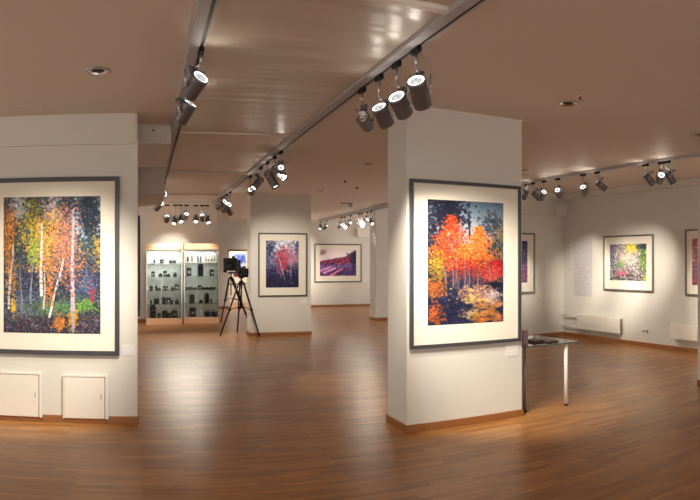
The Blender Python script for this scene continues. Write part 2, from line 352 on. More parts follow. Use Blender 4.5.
# ------------------------------------------------------------------ spot lamps
def spot(ring, X=None, Y=None, aim=(0, 0, 0), label='', zt=CEIL - .04, L=.24, R=.064, power=1.0, adx=0.0, angle=58, lit=True, col=None, end=None, Yp=None):
    """ring: pixel of the lamp's rear ring (used on the plane of its track); aim: the point it lights"""
    P = onX(ring[0], ring[1], X) if X is not None else onY(ring[0], ring[1], Y)
    top = Vector((P.x if X is None else X, P.y + adx, zt))
    if Yp is not None: P = onY(ring[0], ring[1], Yp); top = Vector((X, Yp, zt))
    d = (Vector(aim) - P).normalized()
    if end is not None:        # (x, y, sign): the open end seen at that pixel, sign -1 towards us, 1 away
        r = math.hypot(P.x, P.y); a = (end[0] - X0) / FPX; best = None
        for k in range(101):
            rr = r + end[2] * L * k / 100
            Q = Vector((rr * math.sin(a), rr * math.cos(a), EYE + (H0 - end[1]) / FPX * rr))
            e = abs((Q - P).length - L)
            if best is None or e < best[0]: best = (e, (Q - P).normalized())
        d = best[1]
    t = thing('track_spotlight', top, label, 'spotlight', 'track spotlights')
    # adapter and stem
    bm = bmesh.new()
    if X is not None: bx(bm, top.x - .018, top.x + .018, top.y - .055, top.y + .055, top.z - .035, top.z + .004, .004)
    else: bx(bm, top.x - .055, top.x + .055, top.y - .018, top.y + .018, top.z - .035, top.z + .004, .004)
    new('track_adapter', bm, 'black', t)
    side = d.cross(Vector((0, 0, 1))).normalized(); up = side.cross(d).normalized()
    piv = P + d * .03 + up * (R + .045)
    bm = bmesh.new(); path(bm, [top - Vector((0, 0, .03)), Vector((top.x, top.y, max(piv.z + .02, P.z + .05))), piv], .011)
    lathe(bm, [(.0, -.02), (.016, -.02), (.016, .02), (0, .02)], piv, side, 10)
    new('stem', bm, 'steel', t)
    bm = bmesh.new(); bx(bm, -.028, .028, -.016, .016, -.03, .022, .004)
    RM = Matrix((side, d, up)).transposed()
    for v in bm.verts: v.co = piv + RM @ v.co
    new('bracket', bm, 'lampgrey', t)
    # yoke
    bm = bmesh.new(); A = P + d * .09
    for s in (-1, 1):
        path(bm, [piv, piv + side * s * (R + .012), A + side * s * (R + .012) ], .007, 6)
        tube(bm, A + side * s * (R - .004), A + side * s * (R + .024), .011, seg=10)
    tube(bm, piv - side * (R + .012), piv + side * (R + .05), .006, seg=6)
    new('yoke', bm, 'steel', t)
    # body: open can, dark outside
    bm = bmesh.new()
    lathe(bm, [(R * .90, .0), (R, .0), (R + .003, .01), (R + .003, .03), (R, .034), (R, L - .006), (R - .004, L), (R - .010, L), (R - .010, .0)], P, d, 28)
    bd = new('lamp_body', bm, 'lampgrey', t)
    # lit rear ring with cooling slots, seen where the back faces us
    bm = bmesh.new(); lathe(bm, [(R * .90, -.001), (R * .66, .004)], P, d, 28)
    new('rear_ring', bm, 'glowsoft' if lit else 'steel', t)
    bm = bmesh.new(); lathe(bm, [(R * .67, .005), (R * .62, .014), (R * .50, .02), (R * .34, .014), (R * .28, -.004), (0, -.016)], P, d, 20)
    new('reflector', bm, 'bulbback' if lit else 'chrome', t)
    bm = bmesh.new(); lathe(bm, [(R - .011, L - .03), (0, L - .022)], P, d, 24)
    new('lamp_lens', bm, 'glow' if lit else 'steel', t)
    # safety cable loop
    bm = bmesh.new()
    q = [top + Vector((0, 0, -.02)) + side * (.012 + .05 * math.sin(PI * k / 8)) + (P + up * R + side * .02 - top) * (k / 8) for k in range(9)]
    path(bm, q, .0022, 5); new('safety_cable', bm, 'steel', t)
    if lit:
        ld = bpy.data.lights.new('spot', 'SPOT'); ld.energy = SPOT_W * power; ld.color = col or SPOT_COL
        ld.spot_size = math.radians(angle); ld.spot_blend = .9; ld.shadow_soft_size = .04
        lo = bpy.data.objects.new('lamp_light', ld); C.objects.link(lo); lo.parent = t
        lo.location = P + d * (L + .002) - top
        lo.rotation_mode = 'QUATERNION'; lo.rotation_quaternion = d.to_track_quat('-Z', 'Y')
        ld = bpy.data.lights.new('rear_leak', 'SPOT'); ld.energy = LEAK_W * min(power, 1.2); ld.color = SPOT_COL
        ld.spot_size = math.radians(125); ld.spot_blend = 1; ld.shadow_soft_size = .03
        lo = bpy.data.objects.new('rear_leak', ld); C.objects.link(lo); lo.parent = t
        lo.location = P - d * .03 - top
        lo.rotation_mode = 'QUATERNION'; lo.rotation_quaternion = (-d).to_track_quat('-Z', 'Y')
    return t

birch_c = (-.93, YL, 1.45); red_c = (3.05, YN, 1.5)
spot((201, 77), X=XTL, L=.165, R=.06, angle=54, power=1.75, aim=(-.98, YL, 1.1), label='upper one of the near left pair of spotlights, with a bright ring')
spot((190.5, 103.5), X=XTL, L=.18, R=.06, angle=44, power=.55, aim=(-.95, YL, .75), label='lower one of the near left pair of spotlights, just below the brightest ring')
spot((416, 80.5), X=XTC, L=.205, power=.85, aim=(3.2, YN, 1.05), label='rightmost and largest of four spotlights hanging by the near pillar')
spot((396.5, 96.5), X=XTC, L=.165, R=.066, power=.85, aim=(3.35, YN, 1.15), label='second from right of four spotlights hanging by the near pillar')
spot((379, 107), X=XTC, L=.165, R=.062, power=.8, aim=(3.0, YN, 1.25), label='third from right of four spotlights hanging by the near pillar')
spot((362, 117), X=XTC, L=.17, R=.058, end=(368, 126, 1), label='leftmost, dark-ringed of four spotlights hanging by the near pillar', power=.01, lit=False)
# middle group on the centre track
spot((261, 179), X=XTC, end=(253, 188.5, -1), label='leftmost spotlight of the middle group with bright front facing left', power=.45, R=.055, L=.23)
spot((267.5, 172), X=XTC, end=(276, 187.5, -1), label='dark can of the middle group with bright front pointing down right', power=.45, L=.27, R=.062)
spot((274.5, 168), X=XTC, end=(285, 178.5, -1), label='rightmost spotlight of the middle group by the middle pillar', power=.45, L=.25, R=.06)
spot((281, 167.5), X=XTC, aim=(3.0, YM, 1.35), label='small rear ring spotlight of the middle group aimed at the middle pillar', power=.5, angle=34, R=.04, L=.14)
spot((250.3, 189.6), X=XTC, aim=(3.0, YM, 1.25), label='added unseen spotlight behind the leftmost one of the middle group, lighting the middle pillar', power=1.7, angle=52, R=.045, L=.14)  # extra unseen lamp, added to brighten the middle pillar
# far end of the centre track
spot((225, 202), X=XTC, end=(217, 208, 1), label='dark spotlight at the far end of the centre track pointing left', power=.8, Yp=12.6)
spot((229, 204.5), X=XTC, end=(223, 211, 1), label='bright ringed spotlight at the far end of the centre track', power=.8, angle=60, Yp=13.1)
spot((226.5, 207), X=XTC, end=(231, 214, 1), label='lowest spotlight at the far end of the centre track pointing right', power=.4, lit=False, Yp=13.7)
# far end of the left track
spot((162.5, 193), X=XTL, end=(158, 201, -1), label='bright disc spotlight at the far end of the left track', power=.3, Yp=11.2)
spot((164, 194), X=XTL, end=(159, 196, 1), label='upper dark spotlight at the far end of the left track', power=.4, Yp=11.8)
spot((161, 203), X=XTL, end=(156, 209, 1), label='lower dark spotlight at the far end of the left track', power=.3, Yp=12.6)
# cross track before the cabinets
for k, (x, y, aim, wd) in enumerate(((167, 216, (.5, 16.5, 1.0), 'leftmost'), (175.5, 220, (-.3, 12.5, .2), 'second from left'), (180.5, 218, (1.2, 12.5, .2), 'third from left'),
        (186.5, 214, (.8, 16.5, 1.8), 'middle'), (196, 218, (1.0, 12.5, .2), 'third from right'), (202, 215, (1.6, 16.5, 1.1), 'second from right'), (207, 219, (2.2, 12.5, .2), 'rightmost'))):
    spot((x, y), Y=15.32, aim=aim, label='%s of the seven small spotlights above the display cabinets' % wd, power=.6, zt=CEIL - .06, R=.06, L=.17, angle=60)
# right room
rp = [((527, 190), (522, 202, 1), 'first lamp from the near pillar in the right room, hanging down left', .9),
      ((532.5, 192), (541, 200.5, -1), 'second lamp from the near pillar in the right room, pointing right', .6),
      ((544, 192), (540, 198.5, 1), 'third lamp from the near pillar in the right room, ring facing us', .9),
      ((557.5, 190), (552.5, 198.5, 1), 'fourth lamp from the near pillar in the right room, ring facing us', .9),
      ((583, 187), (586, 193.5, 1), 'fifth lamp from the near pillar in the right room, alone and ring facing us', 1.0),
      ((597, 182), (608.5, 191.5, 1), 'sixth lamp from the near pillar in the right room, long can pointing right', 1.2),
      ((645.5, 174.5), (655.5, 187, -1), 'left one of the three lamps together near the right edge', .8),
      ((661.3, 175), (664, 182, 1), 'middle one of the three lamps near the right edge, ring facing us', 1.3),
      ((667, 172), (674, 184, -1), 'right one of the three lamps near the right edge', .8)]
AIM = {'third': (7.1, YB, 1.3), 'fourth': (XR, 10.0, 1.3), 'fifth': (XR, 8.9, 1.2), 'middle': (XR, 8.6, 1.3), 'right': (XR, 5.3, 1.4)}
for px, en, lb, p in rp: spot(px, X=XTR, end=None if lb.split()[0] in AIM and 'right' not in lb.split()[0] else en, aim=AIM.get(lb.split()[0], (0, 0, 0)), angle=38 if lb.split()[0] in AIM else 58, label=lb, power=p * 1.3, R=.05, L=.19)
# distant track
for px, aim, lb in (((341.4, 225), (4.9, YF, 1.5), 'first lamp from left on the distant track'), ((344.5, 224.5), (5.6, 15, .5), 'second lamp from left on the distant track'),
                    ((350.5, 223), (5.4, YF, 1.5), 'third lamp from left on the distant track'), ((359, 222), (5.9, 13, .5), 'fourth lamp from left on the distant track'),
                    ((361.8, 224), (5.1, 13, .3), 'fifth lamp from left on the distant track, lower bright disc'), ((367.3, 219.5), (5.7, YF, 1.6), 'sixth lamp from left on the distant track'),
                    ((371, 221.5), (5.4, 11, .3), 'rightmost lamp on the distant track'), ((321, 226), (4.4, 18, .4), 'tiny leftmost lamp at the end of the distant track'),
                    ((327, 226), (4.8, YF, 1.5), 'tiny lamp at the end of the distant track, second')):
    spot(px, X=6.02, aim=aim, label=lb, power=1.9 if aim[1] == YF else .15, zt=CEIL - .09, R=.05, L=.18)

# ------------------------------------------------------------------ downlights and small ceiling devices
def downlight(px, label, R=.10):
    p = onZ(px[0], px[1], CEIL)
    t = thing('recessed_downlight', p, label, 'downlight', 'recessed ceiling downlights')
    bm = bmesh.new(); lathe(bm, [(R * .78, 0), (R, .0), (R, -.004), (R * .9, -.012), (R * .78, -.012)], p, (0, 0, 1), 32, closed=True); new('trim_ring', bm, 'steel', t)
    bm = bmesh.new(); lathe(bm, [(R * .77, -.010), (R * .6, -.003), (R * .5, -.002)], p, (0, 0, 1), 32); new('reflector', bm, 'chrome', t)
    bm = bmesh.new(); lathe(bm, [(R * .5, -.002), (0, -.002)], p, (0, 0, 1), 24); new('lamp_well', bm, 'black', t)
downlight((98, 70.5), 'round chrome downlight in the ceiling above the birch picture')
downlight((568, 103), 'round chrome downlight in the ceiling right of the near pillar')
downlight((698, 134.5), 'round chrome downlight cut by the right edge of the picture', .09)
downlight((368, 163.5), 'round downlight in the ceiling left of the near pillar, larger of the two there')
downlight((321.5, 190.5), 'distant round downlight in the ceiling above the pink hillside picture')
downlight((524, 170), 'small downlight in the ceiling just right of the near pillar top', .08)
for px, lb, m_, r_ in (((580, 96), 'tiny red capped sprinkler beside the downlight right of the near pillar', 'red', .018), ((345, 180.5), 'tiny sprinkler in the ceiling, left of two before the near pillar', 'black', .03), ((357, 187), 'tiny sprinkler in the ceiling, right of two before the near pillar', 'black', .03)):
    p = onZ(px[0], px[1], CEIL)
    t = thing('sprinkler', p, lb, 'sprinkler', 'ceiling sprinklers')
    bm = bmesh.new(); lathe(bm, [(0, 0), (r_ * 1.6, 0), (r_ * 1.6, -.006), (0, -.006)], p, (0, 0, 1), 16); new('rosette', bm, 'white', t)
    bm = bmesh.new(); lathe(bm, [(0, -.006), (r_ * .6, -.006), (r_ * .5, -.03), (r_, -.034), (0, -.036)], p, (0, 0, 1), 12); new('head', bm, m_, t)
p = onZ(350, 203, CEIL)
t = thing('ceiling_speaker', p, 'small grey bracket device hanging from the ceiling before the distant track', 'ceiling device')
new('bracket', box(p.x - .25, p.x, p.y - .02, p.y + .02, p.z - .03, p.z, .003), 'greymetal', t)
new('body', box(p.x - .03, p.x + .05, p.y - .05, p.y + .05, p.z - .10, p.z, .008), 'greymetal', t)

# ------------------------------------------------------------------ painted prints (vertex colours on real flat sheets)
class Paint:
    def __init__(s, W, H, seed, k=1.0): s.k = k; W = int(W * k); H = int(H * k); s.W, s.H = W, H; s.r = np.random.RandomState(seed); s.a = np.zeros((H, W, 3))
    def noise(s, sx, sy=None, octaves=3):
        sy = sy or sx; out = np.zeros((s.H, s.W)); amp = 1; tot = 0
        for o in range(octaves):
            gx, gy = max(2, int(s.W / sx)) + 2, max(2, int(s.H / sy)) + 2
            g = s.r.rand(gy, gx); X = np.linspace(0, gx - 1.001, s.W); Y = np.linspace(0, gy - 1.001, s.H)
            xi = X.astype(int); yi = Y.astype(int); fx = X - xi; fy = (Y - yi)[:, None]; fx = fx * fx * (3 - 2 * fx); fy = fy * fy * (3 - 2 * fy)
            v = (g[yi][:, xi] * (1 - fx) + g[yi][:, xi + 1] * fx) * (1 - fy) + (g[yi + 1][:, xi] * (1 - fx) + g[yi + 1][:, xi + 1] * fx) * fy
            out += v * amp; tot += amp; amp *= .6; sx /= 2; sy /= 2
        return out / tot
    def fill(s, stops):       # vertical colour stops (v, rgb), v=0 top
        v = np.linspace(0, 1, s.H)
        for c in range(3): s.a[:, :, c] = np.interp(v, [q[0] for q in stops], [q[1][c] for q in stops])[:, None]
    def vary(s, amt, sx=4, sy=None):
        n = s.noise(sx, sy)[:, :, None]; s.a = s.a * (1 + (n - .5) * 2 * amt)
    def mask(s, m, col, al=1.0): m = np.clip(m * al, 0, 1)[:, :, None]; s.a = s.a * (1 - m) + np.array(col) * m
    def dab(s, x, y, r, col, al=.8, asp=1.0):
        x *= s.W; y *= s.H
        x0, x1, y0, y1 = int(x - r * asp - 1), int(x + r * asp + 2), int(y - r - 1), int(y + r + 2)
        x0, y0 = max(x0, 0), max(y0, 0); x1, y1 = min(x1, s.W), min(y1, s.H)
        if x0 >= x1 or y0 >= y1: return
        yy, xx = np.mgrid[y0:y1, x0:x1]
        m = np.clip(1.3 - np.sqrt(((xx - x) / (r * asp)) ** 2 + ((yy - y) / r) ** 2), 0, 1) * al
        s.a[y0:y1, x0:x1] = s.a[y0:y1, x0:x1] * (1 - m[:, :, None]) + np.array(col) * m[:, :, None]
    def dabs(s, n, cx, cy, sx, sy, cols, r=(1, 2.2), al=.75, shape='g', asp=1.0):
        n = int(n * s.k); r = (r[0] * (1 + s.k) / 2, r[1] * (1 + s.k) / 2)
        for k in range(n):
            if shape == 'g': x, y = cx + s.r.randn() * sx * .5, cy + s.r.randn() * sy * .5
            else: x, y = cx + (s.r.rand() * 2 - 1) * sx, cy + (s.r.rand() * 2 - 1) * sy
            c = np.array(cols[s.r.randint(len(cols))]) * (.75 + .5 * s.r.rand())
            s.dab(x, y, r[0] + (r[1] - r[0]) * s.r.rand(), c, al, asp)
    def trunk(s, x0, y0, x1, y1, wd, col, wob=.004):
        n = int(abs(y1 - y0) * s.H * 1.6) + 2; ph = s.r.rand() * 6
        for k in range(n):
            t = k / (n - 1); c = np.array(col) * (.82 + .3 * s.r.rand())
            s.dab(x0 + (x1 - x0) * t + wob * math.sin(ph + t * 7), y0 + (y1 - y0) * t, s.k * wd * (.6 + .5 * t), c, .85)
    def colors(s):
        a = np.clip(s.a / 255.0, 0, 1); return np.where(a <= .04045, a / 12.92, ((a + .055) / 1.055) ** 2.4)

def print_birch():
    p = Paint(128, 182, 3, 1.45)
    p.fill([(0, (70, 75, 80)), (.3, (70, 75, 70)), (.6, (45, 48, 62)), (.72, (50, 60, 55)), (1, (45, 42, 55))]); p.vary(.55, 6)
    p.dabs(160, .17, .07, .10, .08, [(200, 205, 215), (150, 155, 165)], (1, 3)); p.dabs(120, .52, .08, .08, .12, [(205, 208, 215), (150, 150, 160)], (1, 3))
    p.dabs(110, .78, .2, .10, .14, [(200, 215, 230), (160, 175, 195)], (1.5, 3)); p.dabs(60, .98, .12, .04, .14, [(185, 200, 220)], (1, 3))
    p.dabs(420, .88, .14, .13, .16, [(18, 30, 52), (30, 45, 62), (25, 38, 40)], (1.2, 2.6), .85); p.dabs(250, .64, .08, .10, .10, [(35, 50, 62), (50, 66, 72)], (1, 2.2))
    p.dabs(300, .28, .12, .10, .2, [(120, 115, 35), (85, 90, 30), (150, 140, 45), (30, 34, 28)], (1, 2))
    p.dabs(240, .85, .4, .14, .1, [(45, 75, 68), (30, 52, 58), (70, 95, 80)], (1, 2.2))
    p.dabs(500, .07, .32, .09, .26, [(205, 125, 35), (180, 95, 30), (225, 150, 50), (110, 60, 30)], (1, 2.1))
    p.dabs(260, .16, .42, .08, .2, [(25, 35, 45), (40, 70, 60), (60, 75, 60)], (1, 2.2))
    p.dabs(900, .44, .33, .24, .24, [(225, 195, 45), (205, 185, 50), (230, 150, 60), (190, 175, 40), (235, 205, 90)], (1, 2.0))
    p.dabs(420, .55, .33, .18, .3, [(235, 150, 85), (215, 110, 70), (240, 170, 110)], (1, 1.9))
    p.dabs(260, .66, .3, .1, .28, [(220, 140, 120), (200, 110, 100)], (1, 1.9))
    p.dabs(500, .62, .5, .34, .17, [(225, 140, 80), (205, 100, 60), (180, 110, 90), (70, 60, 70)], (1, 1.8))
    p.dabs(90, .97, .38, .05, .12, [(195, 155, 50), (150, 120, 50)], (1, 2)); p.dabs(90, .32, .41, .07, .1, [(160, 190, 60)], (1, 2))
    p.dabs(700, .5, .66, .5, .11, [(30, 34, 58), (40, 46, 75), (60, 66, 95), (22, 26, 44), (95, 100, 125)], (1, 2.1), .7, 'u')
    p.dabs(200, .08, .58, .07, .2, [(215, 140, 50), (220, 160, 60), (120, 90, 50)], (1, 1.9))
    p.dabs(300, .85, .66, .14, .1, [(85, 100, 135), (60, 75, 105), (120, 130, 155)], (.9, 1.6))
    p.dabs(330, .22, .8, .2, .1, [(120, 125, 150), (85, 90, 110), (90, 110, 95)], (1, 1.9))
    p.dabs(520, .55, .81, .3, .07, [(80, 125, 70), (85, 125, 75), (50, 80, 60), (110, 130, 85)], (1, 2.0)); p.dabs(120, .82, .79, .12, .05, [(110, 165, 55)], (1, 2))
    p.dabs(900, .5, .45, .5, .45, [(205, 195, 205), (170, 165, 185), (230, 205, 185), (60, 62, 80), (35, 38, 55)], (.6, 1.1), .5, 'u')
    p.dabs(650, .5, .94, .5, .06, [(75, 45, 55), (45, 35, 50), (90, 60, 60), (110, 110, 130), (55, 70, 60), (35, 30, 40)], (1, 2.1), .8, 'u')
    p.dabs(80, .58, .92, .06, .06, [(225, 130, 40)], (1, 1.9)); p.dabs(90, .72, .89, .05, .08, [(230, 175, 40), (235, 150, 40)], (1, 2)); p.dabs(60, .1, .8, .03, .05, [(225, 175, 50)], (1, 2))
    for a in ((.17, .45, .19, .82, .9, (140, 145, 170)), (.30, .5, .28, .78, 1.1, (150, 155, 178)), (.10, .35, .05, .82, 1.2, (225, 215, 205)), (.395, .2, .39, .72, 1.9, (240, 235, 230)),
              (.43, .5, .42, .82, 1.1, (225, 220, 220)), (.61, .4, .59, .62, .8, (215, 205, 200)), (.62, .45, .47, .88, 1.3, (240, 238, 235)), (.715, .1, .71, .84, 2.2, (205, 192, 205)), (.715, .84, .715, .98, 1.6, (160, 165, 195))): p.trunk(*a)
    p.dabs(700, .5, .6, .5, .2, [(30, 32, 55), (55, 62, 100), (110, 118, 150), (24, 30, 44)], (.7, 1.5), .65, 'u')
    p.dabs(260, .5, .9, .5, .08, [(150, 150, 165), (110, 115, 130), (190, 130, 80)], (.6, 1.2), .6, 'u')
    p.dabs(60, .47, .55, .1, .12, [(235, 150, 75)], (1, 1.7)); p.dabs(90, .7, .5, .12, .2, [(230, 140, 80)], (1, 1.7)); p.dabs(24, .91, .7, .03, .07, [(185, 50, 65)], (1, 2)); p.dabs(60, .48, .7, .05, .1, [(225, 130, 50)], (1, 1.8)); p.dabs(170, .68, .3, .16, .4, [(205, 130, 95), (120, 110, 110), (60, 66, 85)], (.8, 1.6)); p.dabs(90, .42, .42, .1, .3, [(225, 180, 60), (90, 90, 50)], (.8, 1.6)); p.a = p.a * .95 + np.array((0, 2, 8))
    return p
def print_red():
    p = Paint(112, 184, 7, 1.4)
    p.fill([(0, (95, 125, 150)), (.2, (170, 180, 195)), (.32, (190, 180, 185)), (.5, (60, 50, 60)), (.68, (40, 50, 75)), (1, (25, 28, 55))]); p.vary(.12, 12)
    p.dabs(700, .02, .3, .24, .45, [(18, 20, 42), (28, 30, 55), (40, 38, 50)], (1.5, 3), .85); p.dabs(520, .28, .1, .22, .14, [(20, 24, 46), (30, 32, 55)], (1.2, 3), .8)
    p.dabs(30, .53, .17, .02, .08, [(30, 34, 50)], (1, 2)); p.trunk(.53, .13, .53, .3, 1.2, (30, 32, 50)); p.dabs(220, .85, .19, .16, .1, [(60, 75, 95), (80, 90, 105), (45, 55, 75)], (1.2, 2.4)); p.dabs(260, .95, .34, .1, .16, [(120, 115, 60), (70, 85, 80), (150, 110, 60)], (1, 2.2))
    p.dabs(200, .85, .4, .14, .14, [(35, 45, 60), (60, 70, 90)], (1, 2.2))
    for x in np.linspace(.25, .95, 18) + p.r.randn(18) * .015: p.trunk(x, .48, x + .01 * math.sin(x * 40), .70, .8, (120, 95, 115))
    # flame-shaped crowns
    def flame(cx, top, bot, wd, cols, n):
        for k in range(int(n * 1.1)):
            t = p.r.rand() ** .8; y = top + (bot - top) * t; x = cx + p.r.randn() * wd * (.15 + .85 * t) * .55
            p.dab(x, y, 1 + 1.5 * p.r.rand(), np.array(cols[p.r.randint(len(cols))]) * (.8 + .4 * p.r.rand()), .8)
    RED = [(225, 70, 30), (240, 95, 30), (215, 45, 35), (245, 120, 40), (180, 50, 35)]; ORG = [(245, 140, 45), (250, 170, 70), (240, 110, 40), (250, 150, 60), (225, 80, 35)]
    flame(.31, .12, .55, .36, RED, 1100); flame(.18, .25, .52, .2, RED, 260); flame(.45, .35, .56, .28, ORG, 500); flame(.66, .2, .52, .30, ORG, 950); flame(.9, .48, .62, .26, [(205, 35, 30), (180, 25, 35), (150, 30, 40)], 500)
    flame(.55, .35, .54, .3, [(245, 165, 70), (240, 130, 50)], 170); p.dabs(420, .52, .53, .36, .08, [(215, 50, 30), (235, 85, 40), (170, 35, 40), (90, 30, 45)], (1, 2)); p.dabs(260, .6, .6, .4, .06, [(200, 70, 50), (150, 60, 60), (60, 50, 75)], (.8, 1.5))
    p.dabs(300, .12, .52, .12, .12, [(170, 140, 45), (120, 105, 40), (200, 170, 50)], (1, 2)); p.dabs(200, .84, .6, .14, .08, [(200, 60, 50), (215, 90, 80)], (1, 1.8))
    for x in (.31, .37, .47, .53, .66, .8): p.trunk(x, .45 + p.r.rand() * .08, x + p.r.randn() * .01, .66 + p.r.rand() * .05, .55, (165, 150, 165), .004)
    p.dabs(200, .85, .7, .14, .03, [(22, 26, 45)], (1.5, 2.5)); p.trunk(.2, .5, .24, .8, 1.1, (150, 120, 120))
    p.dabs(900, .5, .86, .5, .14, [(28, 32, 66), (40, 48, 88), (60, 68, 110), (18, 20, 48)], (1.2, 2.6), .8, 'u')
    p.dabs(420, .1, .71, .13, .08, [(215, 120, 45), (190, 100, 45), (60, 50, 60), (190, 95, 35)], (1.1, 2)); p.dabs(60, .1, .9, .14, .09, [(215, 100, 40), (190, 85, 40)], (1.5, 2.6), .8, 'g', 2.2)
    p.dabs(380, .62, .76, .24, .07, [(200, 140, 110), (150, 110, 120), (235, 185, 120), (90, 80, 110)], (1, 2.3), .8, 'g', 1.6)
    for cx, cy, c in ((.55, .8, (240, 195, 125)), (.62, .93, (235, 180, 90)), (.78, .82, (235, 190, 90)), (.82, .9, (220, 140, 70)), (.92, .85, (225, 150, 90)), (.9, .96, (205, 125, 75)), (.7, .86, (220, 150, 95)), (.48, .91, (240, 205, 160)), (.72, .97, (215, 125, 60))):
        p.dabs(26, cx, cy, .10, .035, [c, tuple(np.array(c) * .8)], (1.6, 3), .8, 'g', 1.8)
    p.dabs(160, .84, .78, .12, .05, [(225, 200, 200), (190, 160, 160)], (1, 1.8)); p.dabs(130, .35, .88, .2, .08, [(24, 26, 58)], (1.2, 2.4))
    p.dabs(200, .25, .84, .3, .12, [(30, 36, 74), (48, 56, 98), (20, 22, 50)], (1, 1.9)); p.dabs(420, .5, .4, .5, .2, [(120, 30, 25), (70, 25, 35), (150, 60, 30), (180, 70, 30)], (.7, 1.3), .6)
    p.a *= .86
    return p
def print_mid():
    p = Paint(64, 92, 11)
    p.fill([(0, (205, 215, 230)), (.15, (190, 200, 225)), (.45, (110, 112, 150)), (.65, (35, 38, 80)), (1, (22, 20, 50))]); p.vary(.45, 5)
    p.dabs(220, .12, .12, .16, .3, [(30, 38, 72), (50, 60, 95)], (1, 2.2)); p.dabs(120, .95, .15, .1, .2, [(60, 70, 110)], (1, 2)); p.dabs(420, .4, .45, .5, .4, [(35, 42, 85), (70, 72, 115), (170, 170, 195), (50, 50, 90)], (.8, 1.7))
    p.dabs(300, .5, .4, .22, .28, [(205, 55, 75), (220, 80, 100), (175, 45, 70)], (.9, 1.8)); p.dabs(200, .78, .35, .2, .22, [(205, 110, 130), (190, 140, 160)], (.9, 1.7))
    for a in ((.36, .3, .6, .9, 1.0, (205, 195, 210)), (.72, .4, .78, .92, .8, (190, 180, 200)), (.3, .5, .5, .85, .6, (150, 150, 180)), (.85, .3, .7, .9, .6, (150, 150, 180))): p.trunk(*a)
    p.dabs(320, .5, .86, .5, .14, [(25, 26, 60), (35, 30, 60), (55, 50, 90)], (1, 2), .75, 'u'); return p
def print_hill():
    p = Paint(84, 62, 13)
    p.fill([(0, (235, 215, 225)), (.25, (245, 235, 240)), (.5, (235, 225, 230)), (1, (60, 45, 90))]); p.dabs(60, .05, .12, .12, .08, [(190, 150, 165)], (2, 4), .4)
    yy, xx = np.mgrid[0:p.H, 0:p.W]; u = xx / p.W; v = yy / p.H
    edge = .44 - .24 * u - .18 * np.clip((u - .7) / .3, 0, 1) ** .7
    p.mask(v > edge, (80, 45, 95)); nz = p.noise(5)[:, :, None]; msk = (v > edge)[:, :, None]
    p.a = np.where(msk, p.a * (.45 + 1.1 * nz), p.a)
    def band(n, cols, f, w_):
        for k in range(n):
            x = p.r.rand(); y = f(x) + p.r.randn() * w_
            if y > .43 - .24 * x - .15 * max(0, (x - .7) / .3) ** .7 + .02: p.dab(x, y, .8 + p.r.rand(), np.array(cols[p.r.randint(len(cols))]) * (.7 + .5 * p.r.rand()), .8, 1.5)
    band(420, [(215, 45, 75), (195, 30, 70), (225, 90, 110)], lambda x: .42 - .16 * x + .1 * (x > .4), .09); band(160, [(60, 35, 90), (45, 30, 80)], lambda x: .5 - .1 * x, .12)
    band(300, [(140, 115, 185), (100, 80, 150)], lambda x: .7 - .12 * x, .05)
    for x0_, y0_, x1_, y1_, c in ((0, .8, .3, .66, (215, 140, 205)), (.1, .88, .42, .7, (225, 160, 215)), (.25, 1, .6, .72, (225, 120, 170)), (.6, 1, .98, .55, (150, 100, 170)), (.7, 1, .99, .7, (60, 40, 100)), (.85, .8, 1, .35, (40, 30, 80))):
        for k in range(60):
            t = k / 59; p.dab(x0_ + (x1_ - x0_) * t, y0_ + (y1_ - y0_) * t + p.r.randn() * .012, 1.3, np.array(c) * (.85 + .3 * p.r.rand()), .8, 1.8)
    p.dabs(180, .93, .35, .09, .2, [(35, 28, 75), (25, 20, 60)], (1.2, 2.6)); p.dabs(200, .8, .85, .25, .12, [(40, 28, 80), (90, 60, 130)], (1, 2)); p.dabs(6, .74, .16, .02, .02, [(50, 40, 80)], (1, 1.6)); return p
def print_bush():
    p = Paint(80, 84, 17)
    p.fill([(0, (150, 145, 140)), (1, (110, 100, 110))]); p.vary(.4, 4)
    p.dabs(1500, .5, .5, .5, .5, [(215, 205, 190), (120, 115, 125), (90, 75, 85), (185, 165, 160), (60, 55, 70), (225, 215, 205)], (.8, 1.7), .8, 'u')
    p.dabs(200, .04, .2, .12, .5, [(70, 65, 110), (100, 95, 140)], (1, 2)); p.dabs(220, .6, .1, .12, .12, [(225, 205, 45), (205, 190, 60)], (1, 2)); p.dabs(260, .9, .4, .12, .4, [(95, 140, 60), (120, 160, 70), (60, 90, 50)], (1, 2))
    p.dabs(140, .9, .06, .14, .1, [(50, 70, 85), (40, 60, 60)], (1, 2)); p.dabs(150, .33, .82, .16, .1, [(190, 90, 120), (205, 120, 140)], (1, 1.8)); p.dabs(420, .5, .4, .3, .3, [(225, 215, 200), (200, 190, 175)], (.8, 1.6))
    p.dabs(320, .5, .93, .5, .09, [(40, 38, 55), (60, 65, 60), (180, 170, 175)], (1, 2), .8, 'u'); p.dabs(100, .28, .55, .14, .06, [(105, 150, 90)], (.8, 1.6)); p.dabs(60, .97, .93, .05, .08, [(160, 175, 40)], (1, 2)); return p
def print_pink():
    p = Paint(60, 100, 19); p.fill([(0, (200, 110, 105)), (.4, (175, 115, 130)), (1, (95, 55, 80))]); p.vary(.4, 4)
    p.dabs(900, .5, .5, .5, .5, [(205, 110, 110), (110, 90, 130), (220, 190, 200), (70, 50, 80), (150, 60, 80)], (.8, 1.8), .8, 'u'); p.dabs(240, .4, .9, .5, .16, [(40, 25, 50), (180, 60, 70)], (1, 2)); return p
